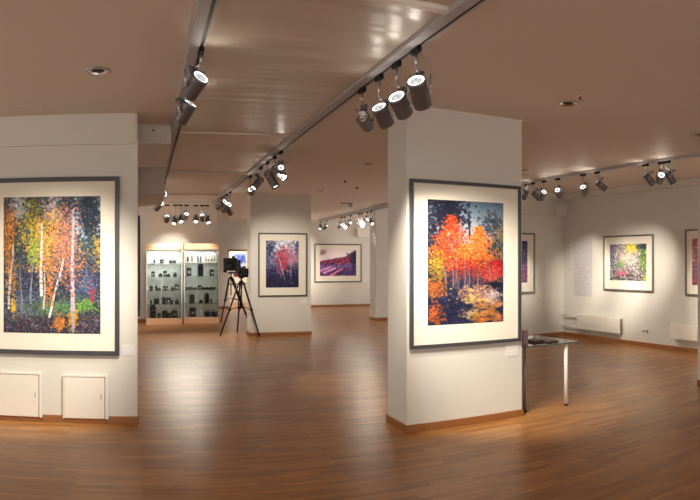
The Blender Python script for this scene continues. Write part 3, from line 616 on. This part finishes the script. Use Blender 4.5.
def print_violet():
    p = Paint(70, 96, 23); p.fill([(0, (50, 55, 90)), (.4, (60, 55, 85)), (1, (110, 60, 90))]); p.vary(.5, 4)
    p.dabs(1100, .5, .55, .5, .5, [(45, 45, 85), (85, 85, 125), (30, 28, 60), (150, 110, 140)], (.8, 1.8), .8, 'u'); p.dabs(500, .5, .75, .5, .22, [(150, 80, 110), (170, 110, 140), (190, 150, 175)], (.8, 1.6), .8, 'u'); return p
def print_blue():
    p = Paint(50, 70, 29); p.fill([(0, (140, 165, 235)), (.5, (190, 205, 245)), (.65, (110, 80, 130)), (1, (100, 50, 60))]); p.vary(.15, 8)
    p.dabs(90, .6, .25, .3, .2, [(60, 90, 200), (90, 110, 215)], (2, 4)); p.dabs(160, .5, .85, .5, .15, [(60, 35, 60), (130, 60, 80)], (1, 2.5), .8, 'u'); return p

def print_mesh(p, c00, c10, c01, c11, root):
    """c00 top-left, c10 top-right, c01 bottom-left, c11 bottom-right corners in world space"""
    W, H = p.W, p.H; col = p.colors()
    u = np.linspace(0, 1, W)[None, :, None]; v = np.linspace(0, 1, H)[:, None, None]
    A, B, D, E_ = (np.array(c - root.location) for c in (c00, c10, c01, c11))
    co = (A * (1 - u) + B * u) * (1 - v) + (D * (1 - u) + E_ * u) * v
    idx = np.arange(W * H).reshape(H, W)
    fc = np.stack([idx[:-1, :-1], idx[1:, :-1], idx[1:, 1:], idx[:-1, 1:]], -1).reshape(-1, 4)
    me = bpy.data.meshes.new('photo_print'); me.from_pydata(co.reshape(-1, 3).tolist(), [], fc.tolist())
    at = me.color_attributes.new('ink', 'FLOAT_COLOR', 'POINT')
    at.data.foreach_set('color', np.concatenate([col.reshape(-1, 3), np.ones((W * H, 1))], 1).astype(np.float32).ravel())
    m = M.get('ink')
    if m is None:
        m = mat('photo_ink', (.5, .5, .5), .45, spec=.3); n, l, b = nodes(m)
        an = n.new('ShaderNodeAttribute'); an.attribute_name = 'ink'; l.new(an.outputs['Color'], b.inputs['Base Color']); M['ink'] = m
    o = bpy.data.objects.new('photo_print', me); C.objects.link(o); me.materials.append(m); o.parent = root
    return o
def picture(plane, P, x0, x1, z0, z1, px0, px1, pz0, pz1, paint, label, plabel, fw=.028, dp=.032, frame='frame'):
    """plane 'Y': hangs on a wall facing -Y at Y=P (x0<x1 are X). plane 'X': wall facing -X at X=P (x0,x1 are Y, x0 far, x1 near)."""
    def V(a, z, off): return Vector((a, P - off, z)) if plane == 'Y' else Vector((P - off, a, z))
    def BX(bm, a0, a1, o0, o1, zz0, zz1, bev=0):
        a0, a1 = min(a0, a1), max(a0, a1)
        if plane == 'Y': bx(bm, a0, a1, P - o1, P - o0, zz0, zz1, bev)
        else: bx(bm, P - o1, P - o0, a0, a1, zz0, zz1, bev)
    t = thing('framed_picture', V(.5 * (x0 + x1), z0, 0), label, 'picture', 'framed nature photographs')
    s = 1 if x1 > x0 else -1
    bm = bmesh.new()
    BX(bm, x0, x0 + s * fw, 0.001, dp, z0, z1, .003); BX(bm, x1 - s * fw, x1, 0.001, dp, z0, z1, .003)
    BX(bm, x0 + s * fw, x1 - s * fw, 0.001, dp, z0, z0 + fw, .003); BX(bm, x0 + s * fw, x1 - s * fw, 0.001, dp, z1 - fw, z1, .003)
    new('frame', bm, frame, t)
    bm = bmesh.new(); BX(bm, x0 + s * fw * .9, x1 - s * fw * .9, .002, dp - .014, z0 + fw * .9, z1 - fw * .9); new('passepartout', bm, 'mat', t)
    o = print_mesh(paint, V(px0, pz1, dp - .012), V(px1, pz1, dp - .012), V(px0, pz0, dp - .012), V(px1, pz0, dp - .012), t)
    if plabel: o['label'] = plabel
    return t

Yp = YL - .03
a, b_ = onY(3.5, 195.5, Yp), onY(100.5, 334, Yp)
picture('Y', YL, -1.62, onY(119.5, 0, Yp).x, .675, 2.445, a.x, b_.x, b_.z, a.z - .02, print_birch(), 'large framed photograph of white birches in a yellow autumn forest on the left wall', 'yellow and dark blue birch forest print', .045, .035)
Yp = YN - .03
a, b_ = onY(428, 199, Yp), onY(503.7, 322, Yp)
picture('Y', YN, onY(410.4, 0, Yp).x, onY(521, 0, Yp).x, .783, 2.381, a.x, b_.x, onY(428, 325.6, Yp).z, a.z, print_red(), 'large framed photograph of flaming red trees over rocks on the near pillar', 'orange and red forest print above blue rocks', .034, .035)
Yp = YM - .03
a, b_ = onY(266, 240.5, Yp), onY(298.8, 287.4, Yp)
picture('Y', YM, onY(258.3, 0, Yp).x, onY(307.3, 0, Yp).x, onY(283, 296.5, Yp).z, onY(283, 233, Yp).z, a.x, b_.x, b_.z, a.z, print_mid(), 'framed photograph of crimson leaves and pale trunks on the middle pillar', 'dark blue and crimson woodland print', .03)
Yp = YF - .03
a, b_ = onY(320, 249, Yp), onY(356.3, 275.7, Yp)
picture('Y', YF, onY(314.6, 0, Yp).x, onY(361.8, 0, Yp).x, onY(338, 282.3, Yp).z, onY(338, 244, Yp).z, a.x, b_.x, b_.z, a.z, print_hill(), 'wide framed photograph of a pink and violet hillside on the far wall', 'pink and purple hillside print', .04)
Yp = 24.37
a, b_ = onY(233.5, 254, Yp), onY(246, 277, Yp)
picture('Y', 24.4, onY(228.5, 0, Yp).x, onY(250.5, 0, Yp).x, onY(240, 284, Yp).z, onY(240, 248, Yp).z, a.x, b_.x, b_.z, a.z, print_blue(), 'framed photograph with blue sky seen through the far doorway above the cameras', 'bright blue print', .03)
Xp = XR - .03
a, b_ = onX(609.5, 244, Xp), onX(646, 281, Xp)
picture('X', XR, onX(603.2, 0, Xp).y, onX(653, 0, Xp).y, onX(653, 292.3, Xp).z, onX(653, 234, Xp).z, a.y, b_.y, onX(646, 281.2, Xp).z, onX(646, 243.5, Xp).z, print_bush(), 'framed photograph of pale flowering bushes on the right wall above the radiators', 'speckled cream and green bush print', .03, frame='frame_brown')
a = onX(691.8, 238.4, Xp)
picture('X', XR, onX(684.9, 0, Xp).y, 4.95, onX(684.9, 295.3, Xp).z, onX(684.9, 229.5, Xp).z, a.y, 5.25, onX(691.8, 285, Xp).z, a.z, print_pink(), 'framed photograph with pinkish print half hidden by the right edge pillar', 'pink speckled print', .03, frame='frame_brown')
Yp = YB - .03
xr = onY(535.2, 0, Yp).x; xp_ = onY(527.7, 0, Yp).x
picture('Y', YB, 6.62, xr, onY(535.2, 293, Yp).z, onY(535.2, 233.2, Yp).z, 6.80, xp_, onY(527.7, 282.5, Yp).z, onY(527.7, 241, Yp).z, print_violet(), 'framed violet and navy photograph on the end wall, partly hidden by the near pillar', 'violet and navy print', .035, frame='frame_brown')
ld = bpy.data.lights.new('side_room_fill', 'AREA'); ld.size = .6; ld.energy = 60; ld.color = SPOT_COL  # added fill light, unseen, brightens the room behind the doorway
lo = bpy.data.objects.new('side_room_fill', ld); C.objects.link(lo); lo.location = (3.5, 23.0, CEIL - .05)
# picture on the side of the back-left block, only its edge shows
t = thing('framed_picture', (-.09, 10.0, .78), 'framed picture seen edge-on as a dark strip just behind the left wall', 'picture', 'framed nature photographs')
bm = bmesh.new()
for (y0, y1, z0, z1) in ((9.4, 9.43, .78, 2.3), (10.57, 10.6, .78, 2.3), (9.43, 10.57, .78, .81), (9.43, 10.57, 2.27, 2.3)): bx(bm, -.089, -.045, y0, y1, z0, z1, .003)
new('frame', bm, 'frame', t); new('passepartout', box(-.088, -.07, 9.43, 10.57, .81, 2.27), 'mat', t)
print_mesh(print_violet(), Vector((-.066, 9.6, 2.1)), Vector((-.066, 10.4, 2.1)), Vector((-.066, 9.6, 1.0)), Vector((-.066, 10.4, 1.0)), t)

# caption cards
def card(c0, c1, plane, P, label):
    f = onY if plane == 'Y' else onX
    a, b_ = f(c0[0], c0[1], P - .004), f(c1[0], c1[1], P - .004)
    if plane == 'Y': bm = box(a.x, b_.x, P - .004, P - .0005, b_.z, a.z)
    else: bm = box(P - .004, P - .0005, b_.y, a.y, b_.z, a.z)
    tag(new('caption_card', bm, 'cardtext' if plane == 'Y' else 'cardtextx', loc=(a + b_) / 2), label, 'caption card', 'caption cards beside the pictures')
card((121.5, 345), (135.5, 355), 'Y', YL, 'white caption card at the lower right of the birch picture')
card((506.3, 345.5), (518, 355.5), 'Y', YN, 'white caption card under the lower right corner of the red tree picture')
card((300.5, 299.5), (306.5, 303.5), 'Y', YM, 'small caption card under the picture on the middle pillar')
card((363.5, 278), (367, 281.5), 'Y', YF, 'tiny caption card right of the pink hillside picture')
card((656.5, 287), (661, 291.5), 'X', XR, 'small caption card right of the flowering bush picture')
card((536.8, 294), (541, 297.5), 'Y', YB, 'tiny caption card right of the violet picture on the end wall')
a, b_ = onX(573.9, 238, XR), onX(592, 238, XR)
tag(new('wall_text_panel', box(XR - .006, XR - .0005, b_.y, a.y, onX(583, 296, XR).z, onX(583, 239, XR).z), 'walltext', loc=(XR, a.y, 1.0)), 'tall pale text panel with lines of small print on the right wall', 'text panel')

# ------------------------------------------------------------------ low doors in the left wall
def low_door(x0, x1, z0, z1, label):
    t = thing('access_door', (.5 * (x0 + x1), YL, z0), label, 'access door', 'low access doors in the left wall')
    bm = bmesh.new(); f = .03
    for q in ((x0, x0 + .012, z0, z1), (x1 - .03, x1, z0, z1), (x0 + .012, x1 - .03, z1 - .022, z1)): bx(bm, q[0], q[1], YL - .028, YL - .0065, q[2], q[3], .002)
    new('frame', bm, 'white', t)
    d = new('door', box(x0 + .015, x1 - .038, YL - .024, YL - .0065, z0 + .004, z1 - .028, .002), 'white', t)
    sub('handle', box(x1 - .075, x1 - .068, YL - .032, YL - .022, .5 * (z0 + z1) - .02, .5 * (z0 + z1) + .025, .002), 'greymetal', d, t)
zt = onY(85, 374.3, YL).z; zb = onY(85, 418.3, YL).z
low_door(onY(63, 0, YL).x, onY(108.5, 0, YL).x, max(zb, .03), zt, 'small white access door under the birch picture, right one of the two')
low_door(onY(42.6, 0, YL).x - .62, onY(42.6, 0, YL).x, max(zb, .03), zt + .01, 'small white access door under the birch picture, left one cut by the frame')

# ------------------------------------------------------------------ radiators, socket
def radiator(x0, x1, yt0, yb0, label, pipes=False):
    Xr = XR - .10
    A = onX(x0, yt0, Xr); B = onX(x1, yt0, Xr); zt = A.z; zb = onX(x0, yb0, Xr).z
    t = thing('radiator', (XR, .5 * (A.y + B.y), zb), label, 'radiator', 'white wall radiators')
    y0, y1 = min(A.y, B.y), max(A.y, B.y)
    new('panel', box(Xr, Xr + .02, y0, y1, zb, zt, .005), 'white', t)
    for q in (y0, y1 - .02): new('side_cover', box(Xr + .021, XR - .02, q, q + .02, zb + .01, zt - .002, .002), 'shadow_gap', t)  # dark colour stands in for shade between panel and wall
    bm = bmesh.new()
    n = int((y1 - y0) / .06)
    for k in range(n): bx(bm, Xr + .02, XR - .022, y0 + .03 + k * (y1 - y0 - .06) / n, y0 + .034 + k * (y1 - y0 - .06) / n, zb + .02, zt - .012)
    bx(bm, XR - .022, XR - .001, y0 + .1, y0 + .16, zb + .05, zt - .05); bx(bm, XR - .022, XR - .001, y1 - .16, y1 - .1, zb + .05, zt - .05)
    new('fins', bm, 'white', t)
    bm = bmesh.new(); bx(bm, Xr, XR - .02, y0, y1, zt, zt + .012, .003); new('top_grille', bm, 'white', t)
    if pipes:
        for z in (zt - .03, zb + .03):
            bm = bmesh.new(); path(bm, [(XR - .06, y1 - .02, z), (XR - .06, YB - .05, z), (XR - .06, YB - .002, z)], .016, 10); new('pipe', bm, 'white', t)
radiator(576.5, 619.4, 314.8, 328.5, 'long white radiator low on the right wall under the text panel', True)
radiator(670, 712, 324, 338.5, 'white radiator low on the right wall beside the right edge pillar')
a = onX(645.7, 331, XR)
t = thing('wall_socket', (XR, a.y, a.z), 'double white electric socket above the skirting on the right wall', 'socket')
new('plate', box(XR - .01, XR - .0005, a.y - .09, a.y + .09, a.z - .045, a.z + .045, .003), 'white', t)
for s in (-1, 1):
    bm = bmesh.new(); lathe(bm, [(0, -.001), (.032, -.001), (.034, .003), (0, .003)], (XR - .012, a.y + s * .043, a.z), (1, 0, 0), 16); new('outlet', bm, 'greymetal', t)

# ------------------------------------------------------------------ glass table by the near pillar
ZT = .704; TX1 = 4.53
t = thing('glass_table', (4.19, 5.8, 0), 'glass topped table with white legs standing right of the near pillar', 'table')
new('glass_top', box(3.76, TX1, 5.40, 6.2, ZT - .01, ZT, .002), 'tableglass', t)
bm = bmesh.new()
for q in ((3.76, TX1, 5.396, 5.4), (3.76, TX1, 6.2, 6.204), (TX1, TX1 + .004, 5.396, 6.204), (3.756, 3.76, 5.396, 6.204)): bx(bm, *q, ZT - .0105, ZT + .0005)
new('glass_edge', bm, 'glassedge', t)
for (x, y, m_) in ((3.83, 5.47, 'greymetal'), (4.37, 5.44, 'whitemetal'), (3.83, 6.1, 'whitemetal'), (4.12, 6.02, 'whitemetal')):
    bm = bmesh.new(); tube(bm, (x, y, .02), (x, y, ZT - .012), .022 if m_ == 'whitemetal' else .016, seg=20); lg = new('leg', bm, m_, t)
    bm = bmesh.new(); tube(bm, (x, y, 0), (x, y, .02), .022, seg=16); sub('foot', bm, 'black', lg, t)
    bm = bmesh.new(); tube(bm, (x, y, ZT - .018), (x, y, ZT - .0105), .035, seg=20); sub('mounting_disc', bm, 'steel', lg, t)
a = onZ(525.2, 345, ZT)
tag(new('leaflet_box', box(a.x - .025, a.x + .04, a.y + .0, a.y + .05, ZT + .001, ZT + .155, .003), 'purple', loc=(a.x, a.y, ZT)), 'purple patterned leaflet box at the left corner of the glass table', 'leaflet box')
for k, (x0_, y0_, x1_, y1_, hh, an, lb) in enumerate(((528.5, 341, 540, 339, .022, .04, 'left thick dark booklet lying on the glass table next to the leaflet box'), (542.5, 341, 553.5, 339, .016, -.02, 'right thin dark booklet lying flat on the glass table'))):
    a = onZ((x0_ + x1_) / 2, 340.5, ZT + .01)
    t = thing('booklet', (a.x, a.y, ZT), lb, 'booklet', 'dark booklets on the glass table')
    R_ = Matrix.Rotation(an, 3, 'Z')
    bm = bmesh.new(); bx(bm, a.x - .075, a.x + .075, a.y - .10, a.y + .10, ZT + hh - .002, ZT + hh, .0, R_, a); bx(bm, a.x - .075, a.x + .075, a.y - .10, a.y + .10, ZT + .001, ZT + .003, 0, R_, a); bx(bm, a.x - .076, a.x - .073, a.y - .10, a.y + .10, ZT + .001, ZT + hh, 0, R_, a)
    new('cover', bm, 'booklet', t)
    bm = bmesh.new(); bx(bm, a.x - .072, a.x + .071, a.y - .097, a.y + .097, ZT + .0032, ZT + hh - .0022, 0, R_, a); new('pages', bm, 'booklet', t)

# ------------------------------------------------------------------ tripods and view cameras
def tripod(apex, feet, label, col_len=.5):
    ap = Vector(apex); t = thing('tripod', (ap.x, ap.y, 0), label, 'tripod', 'black wooden-legged tripods')
    bm = bmesh.new(); tube(bm, ap + Vector((0, 0, -.06)), ap + Vector((0, 0, .0)), .055, .045, 16); tube(bm, ap, ap + Vector((0, 0, .05)), .02, seg=12); tube(bm, ap + Vector((0, 0, .05)), ap + Vector((0, 0, .07)), .06, seg=16)
    new('head', bm, 'tripod', t)
    bm = bmesh.new(); tube(bm, ap + Vector((0, 0, -.06)), ap + Vector((0, 0, -.06 - col_len)), .016); tube(bm, ap + Vector((0, 0, -.08 - col_len)), ap + Vector((0, 0, -.06 - col_len)), .024); new('centre_column', bm, 'tripod', t)
    hub = ap + Vector((0, 0, -.55)); mids = []
    for f in feet:
        f = Vector((f[0], f[1], 0)); top = ap + (Vector((f.x, f.y, ap.z)) - ap).normalized() * .05 + Vector((0, 0, -.04))
        d = (f - top); s = d.cross(Vector((0, 0, 1))).normalized() * .022; mid = top + d * .5; mids.append(mid)
        bm = bmesh.new()
        for q in (-1, 1): tube(bm, top + s * q, mid + s * q * .8, .016, seg=8)
        lathe(bm, [(0, -.03), (.03, -.03), (.03, .03), (0, .03)], mid, d, 10)
        tube(bm, mid, f + Vector((0, 0, .03)), .019, .015, 8)
        lg = new('leg', bm, 'tripod', t)
        bm = bmesh.new(); tube(bm, f + Vector((0, 0, 0.002)), f + Vector((0, 0, .035)), .006, .016, 8); sub('foot', bm, 'black', lg, t)
    for m_ in mids:
        bm = bmesh.new(); tube(bm, hub, m_, .009, seg=6); new('brace', bm, 'tripod', t)
    return t
Aap = (2.10, 13.25, 1.20)
tripod(Aap, ((1.65, 13.28), (2.47, 13.10), (2.12, 13.95)), 'nearer black tripod with splayed legs before the middle pillar', .52)
Bap = (2.28, 16.1, 1.22)
tripod(Bap, ((2.04, 16.28), (2.85, 16.9), (2.72, 15.75)), 'further black tripod standing behind and left of the nearer one', .4)
def view_camera(c, d, w, label, plate=True):
    """c centre of the front standard's base, d horizontal direction from front to rear"""
    c = Vector(c); d = Vector(d).normalized(); ang = math.atan2(d.y, d.x); R_ = Matrix.Rotation(ang, 3, 'Z')
    t = thing('view_camera', c, label, 'camera', 'large format cameras on tripods')
    P = lambda bm, a0, a1, b0, b1, z0, z1, bev=.004: bx(bm, c.x + a0, c.x + a1, c.y + b0, c.y + b1, c.z + z0, c.z + z1, bev, R_, c)
    bm = bmesh.new(); P(bm, -w * .15, w * 1.0, -.03, .03, 0, .03); new('rail', bm, 'tripod', t)
    bm = bmesh.new(); P(bm, -w * .08, w * .08, -w * .5, w * .5, .03, .03 + w * .98, .008); new('front_standard', bm, 'black', t)
    bm = bmesh.new(); P(bm, w * .72, w * .86, -w * .4, w * .4, .03, .03 + w * .85, .008); rs = new('rear_standard', bm, 'black', t)
    bm = bmesh.new(); n = 8
    for k in range(n):
        k0 = .08 + .64 * k / n; sh = .44 - .06 * k / n - (.03 if k % 2 else 0)
        P(bm, w * k0, w * (k0 + .64 / n), -w * sh, w * sh, .03 + w * (.5 - sh), .03 + w * (.46 + sh), .002)
    new('bellows', bm, 'black', t)
    bm = bmesh.new(); o_ = c + R_ @ Vector((-w * .08, 0, .03 + w * .5)); lathe(bm, [(0, 0), (w * .16, 0), (w * .16, .03), (w * .19, .035), (w * .19, .06), (w * .14, .06), (w * .12, .04), (0, .035)], o_, -d, 20); ln = new('lens', bm, 'lens', t)
    bm = bmesh.new(); P(bm, w * .45, w * .6, -.035, .035, .03 + w * .9, .03 + w * 1.12); new('viewfinder', bm, 'black', t)
    if plate:
        bm = bmesh.new(); P(bm, -w * .095, -w * .08, -w * .42, w * .2, .045, .075, .001); new('name_plate', bm, 'white', t, label='white strip')
    return t
view_camera((2.25, 16.0, 1.30), (.55, .85, 0), .38, 'big black box camera on the further tripod right of the cabinets')
view_camera((2.08, 13.2, 1.27), (.8, .5, 0), .19, 'smaller black box camera on the nearer tripod', False)

# ------------------------------------------------------------------ glass display cabinets
def cabinet(x0, x1, y0, y1, ztop, label):
    t = thing('display_cabinet', (.5 * (x0 + x1), .5 * (y0 + y1), 0), label, 'display cabinet', 'glass display cabinets')
    hc, hb = .155, .165
    new('base', box(x0, x1, y0, y1, 0, hb, .006), 'beech', t); new('top', box(x0, x1, y0, y1, ztop - hc, ztop, .006), 'beech', t)
    new('back_panel', box(x0 + .01, x1 - .01, y1 - .02, y1 - .005, hb, ztop - hc), 'backing', t)
    for s in (0, 1):
        d = new('glass_door', box(x0 + .012 + s * (x1 - x0) / 2, x0 - .012 + (s + 1) * (x1 - x0) / 2, y0 + .01, y0 + .016, hb + .004, ztop - hc - .004), 'glass', t)
    for s in (x0 + .006, x1 - .012): new('side_glass', box(s, s + .006, y0 + .02, y1 - .022, hb, ztop - hc), 'glass', t)
    for s in (x0 + .004, x1 - .022):
        for yy in (y0 + .004,): new('post', box(s, s + .018, yy, yy + .018, hb, ztop - hc), 'chrome', t)
    zs = [hb + (ztop - hc - hb) * k / 5 for k in range(1, 5)]
    for z in zs:
        sh = new('shelf', box(x0 + .02, x1 - .02, y0 + .03, y1 - .03, z, z + .008), 'glass', t)
        for sx in (x0 + .014, x1 - .034):
            for sy in (y0 + .06, y1 - .09): sub('shelf_clip', box(sx, sx + .02, sy, sy + .02, z - .015, z - .0005), 'black', sh, t)
    return [hb] + [z + .008 for z in zs]
C1 = (.08, 1.00, 15.9, 16.35); C2 = (1.06, 1.97, 16.15, 16.6)
Z1 = cabinet(*C1, 2.06, 'left glass display cabinet with light wood base and top full of cameras')
Z2 = cabinet(*C2, 2.08, 'right glass display cabinet with light wood base and top beside the tripods')
# a strip lamp hidden in each cabinet top lights the shelves
for c in (C1, C2):
    ld = bpy.data.lights.new('cabinet_strip', 'AREA'); ld.shape = 'RECTANGLE'; ld.size = .8; ld.size_y = .06; ld.energy = 7; ld.color = (1, 1, .97)
    lo = bpy.data.objects.new('cabinet_strip', ld); C.objects.link(lo); lo.location = (.5 * (c[0] + c[1]), c[2] + .1, 1.89)

ORD = ['first', 'second', 'third', 'fourth', 'fifth', 'sixth', 'seventh', 'eighth', 'ninth']
SH = ['bottom', 'second lowest', 'middle', 'second highest', 'top']
def old_camera(x, y, z, w, h, style, label, group):
    t = thing('old_camera' if style in 'cts' else {'p': 'leaflet', 'b': 'camera_box', 'f': 'camera_bag', 'l': 'lens_tube'}[style], (x, y, z), label, {'p': 'leaflet', 'b': 'box', 'f': 'bag', 'l': 'lens'}.get(style, 'camera'), group)
    if style == 'c':       # compact body with lens and prism
        new('body', box(x - w / 2, x + w / 2, y - .025, y + .025, z, z + h * .72, .006), 'black', t)
        bm = bmesh.new(); tube(bm, (x, y - .025, z + h * .36), (x, y - .07, z + h * .36), h * .30, h * .26, 14); new('lens', bm, 'lens', t)
        new('prism', box(x - w * .16, x + w * .16, y - .02, y + .02, z + h * .7, z + h, .006), 'black', t)
        bm = bmesh.new(); tube(bm, (x + w * .33, y, z + h * .72), (x + w * .33, y, z + h * .8), .01); new('shutter_dial', bm, 'steel', t)
    elif style == 't':     # twin lens box camera
        new('body', box(x - w / 2, x + w / 2, y - .04, y + .04, z, z + h * .85, .005), 'black', t)
        for q in (.28, .62):
            bm = bmesh.new(); tube(bm, (x, y - .04, z + h * q), (x, y - .06, z + h * q), w * .24, seg=12); new('lens', bm, 'lens', t)
        new('hood', box(x - w * .4, x + w * .4, y - .03, y + .03, z + h * .85, z + h, .003), 'black', t)
    elif style == 's':     # folding camera with bellows and bed
        new('body', box(x - w / 2, x + w / 2, y, y + .03, z, z + h, .005), 'black', t)
        new('bed', box(x - w * .3, x + w * .3, y - .09, y, z, z + .008, .001), 'steel', t)
        bm = bmesh.new()
        for k in range(4): bx(bm, x - w * (.34 - .04 * k), x + w * (.34 - .04 * k), y - .018 * (k + 1), y - .018 * k, z + h * (.16 + .02 * k), z + h * (.84 - .03 * k))
        new('bellows', bm, 'black', t); bm = bmesh.new(); tube(bm, (x, y - .072, z + h * .48), (x, y - .09, z + h * .48), h * .2, seg=12); new('lens', bm, 'steel', t)
    elif style == 'l':
        bm = bmesh.new(); lathe(bm, [(0, 0), (w * .5, 0), (w * .5, h * .4), (w * .42, h * .45), (w * .45, h), (w * .35, h), (0, h * .96)], (x, y, z), (0, 0, 1), 16); new('barrel', bm, 'black', t)
        bm = bmesh.new(); lathe(bm, [(w * .505, h * .2), (w * .505, h * .3)], (x, y, z), (0, 0, 1), 16); new('grip_ring', bm, 'steel', t)
    elif style == 'p':
        R_ = Matrix.Rotation(-.15, 3, 'X'); bm = bmesh.new(); bx(bm, x - w / 2, x + w / 2, y, y + .006, z, z + h, .0, R_, (x, y, z + .001)); new('sheet', bm, 'boxtan', t)
        bm = bmesh.new(); bx(bm, x - w * .3, x + w * .3, y - .002, y - .0005, z + h * .15, z + h * .85, .0, R_, (x, y, z)); new('photo', bm, 'black', t)
        bm = bmesh.new(); tube(bm, (x, y + .05, z + .004), (x, y + .02, z + h * .6), .003); new('prop', bm, 'steel', t)
    elif style == 'b':
        new('body', box(x - w / 2, x + w / 2, y - .05, y + .05, z, z + h, .004), 'black', t); new('front_label', box(x - w * .25, x + w * .25, y - .053, y - .0505, z + h * .35, z + h * .6), 'boxtan', t)
    elif style == 'f':
        new('body', box(x - w / 2, x + w / 2, y - .07, y + .07, z, z + h * .8, .035), 'navy', t)
        bm = bmesh.new(); path(bm, [(x + w * .4 * math.cos(PI * k / 8), y, z + h * .7 + h * .35 * math.sin(PI * k / 8)) for k in range(9)], .008, 6); new('strap', bm, 'black', t)
NAMES = {'c': 'small black camera with round lens', 't': 'upright black twin lens camera', 's': 'black folding camera', 'l': 'short black lens tube', 'p': 'standing tan leaflet with dark photo', 'b': 'dark box with tan label', 'f': 'dark navy camera bag'}
# (pixel centre x, pixel width, pixel height, style) per shelf, bottom shelf first
rows1 = [[(153, 5, 11, 't'), (159, 3, 3.5, 'b'), (165, 5, 6, 't'), (169.5, 2.4, 3.6, 'b'), (174.5, 5, 6, 'b')],
         [(151, 2.5, 3, 'l'), (155, 2.4, 4.5, 't'), (157.8, 2.6, 4.5, 't'), (163.8, 3.4, 5.5, 't'), (168.5, 4.2, 5, 's'), (172, 2.4, 3, 'b'), (176.8, 3.5, 4, 'c')],
         [(151.2, 3.2, 4, 't'), (156.2, 2.3, 4, 't'), (159, 3, 2.8, 'c'), (164, 2.3, 3.6, 's'), (166.8, 2.6, 3.6, 's'), (172.5, 3, 3.4, 'c'), (176.7, 3.6, 5, 's')],
         [(153, 3, 4.6, 's'), (160.5, 3.6, 3.2, 'c'), (165.2, 3, 5, 's'), (168.6, 3, 3, 'c'), (175, 3.2, 4, 'c')],
         [(154.3, 1.8, 3, 'l'), (161.8, 3.6, 3.4, 's'), (172.5, 6, 2.6, 'b')]]
rows2 = [[(192.8, 5, 7.5, 'b'), (207.6, 5, 5.5, 'f'), (214.2, 5, 5, 'f')],
         [(192.4, 4.2, 7, 't'), (201, 3.2, 3, 'c'), (207, 3.6, 8, 't'), (211.2, 2, 3, 'l')],
         [(187.5, 4, 2, 'l'), (191, 3.5, 2.6, 'c'), (195, 3.5, 2.2, 'c'), (199.8, 3.6, 3.6, 's'), (203.6, 2.8, 2.6, 'c'), (207.2, 3.4, 2.4, 'c'), (210.8, 3.2, 2.6, 'c'), (214.3, 2.6, 2, 'l')],
         [(189, 4.4, 7, 's'), (200.5, 5, 10.5, 't'), (212, 3.6, 5.5, 's')],
         [(187.8, 3.2, 6, 'p'), (192, 2.2, 6.5, 'p'), (198, 1.6, 5.5, 'l'), (200.6, 1.6, 5.5, 'l'), (206, 1.8, 8, 'p'), (208.2, 1.6, 8, 'p'), (212, 1.8, 8, 'p'), (214.4, 1.8, 8, 'p')]]
for nm, rows, Zs, c in (('left', rows1, Z1, C1), ('right', rows2, Z2, C2)):
    yc = c[2] + .17; s = yc / FPX
    for k, (row, z) in enumerate(zip(rows, Zs)):
        for j, (px, pw, ph, st) in enumerate(row):
            x = onY(px, 300, yc).x
            old_camera(x, yc, z + .0005, pw * s * 1.12, ph * s * 1.2, st, '%s, %s from left, %s shelf, %s cabinet' % (NAMES[st], ORD[j], SH[k], nm), 'things on the %s shelf of the %s cabinet' % (SH[k], nm))
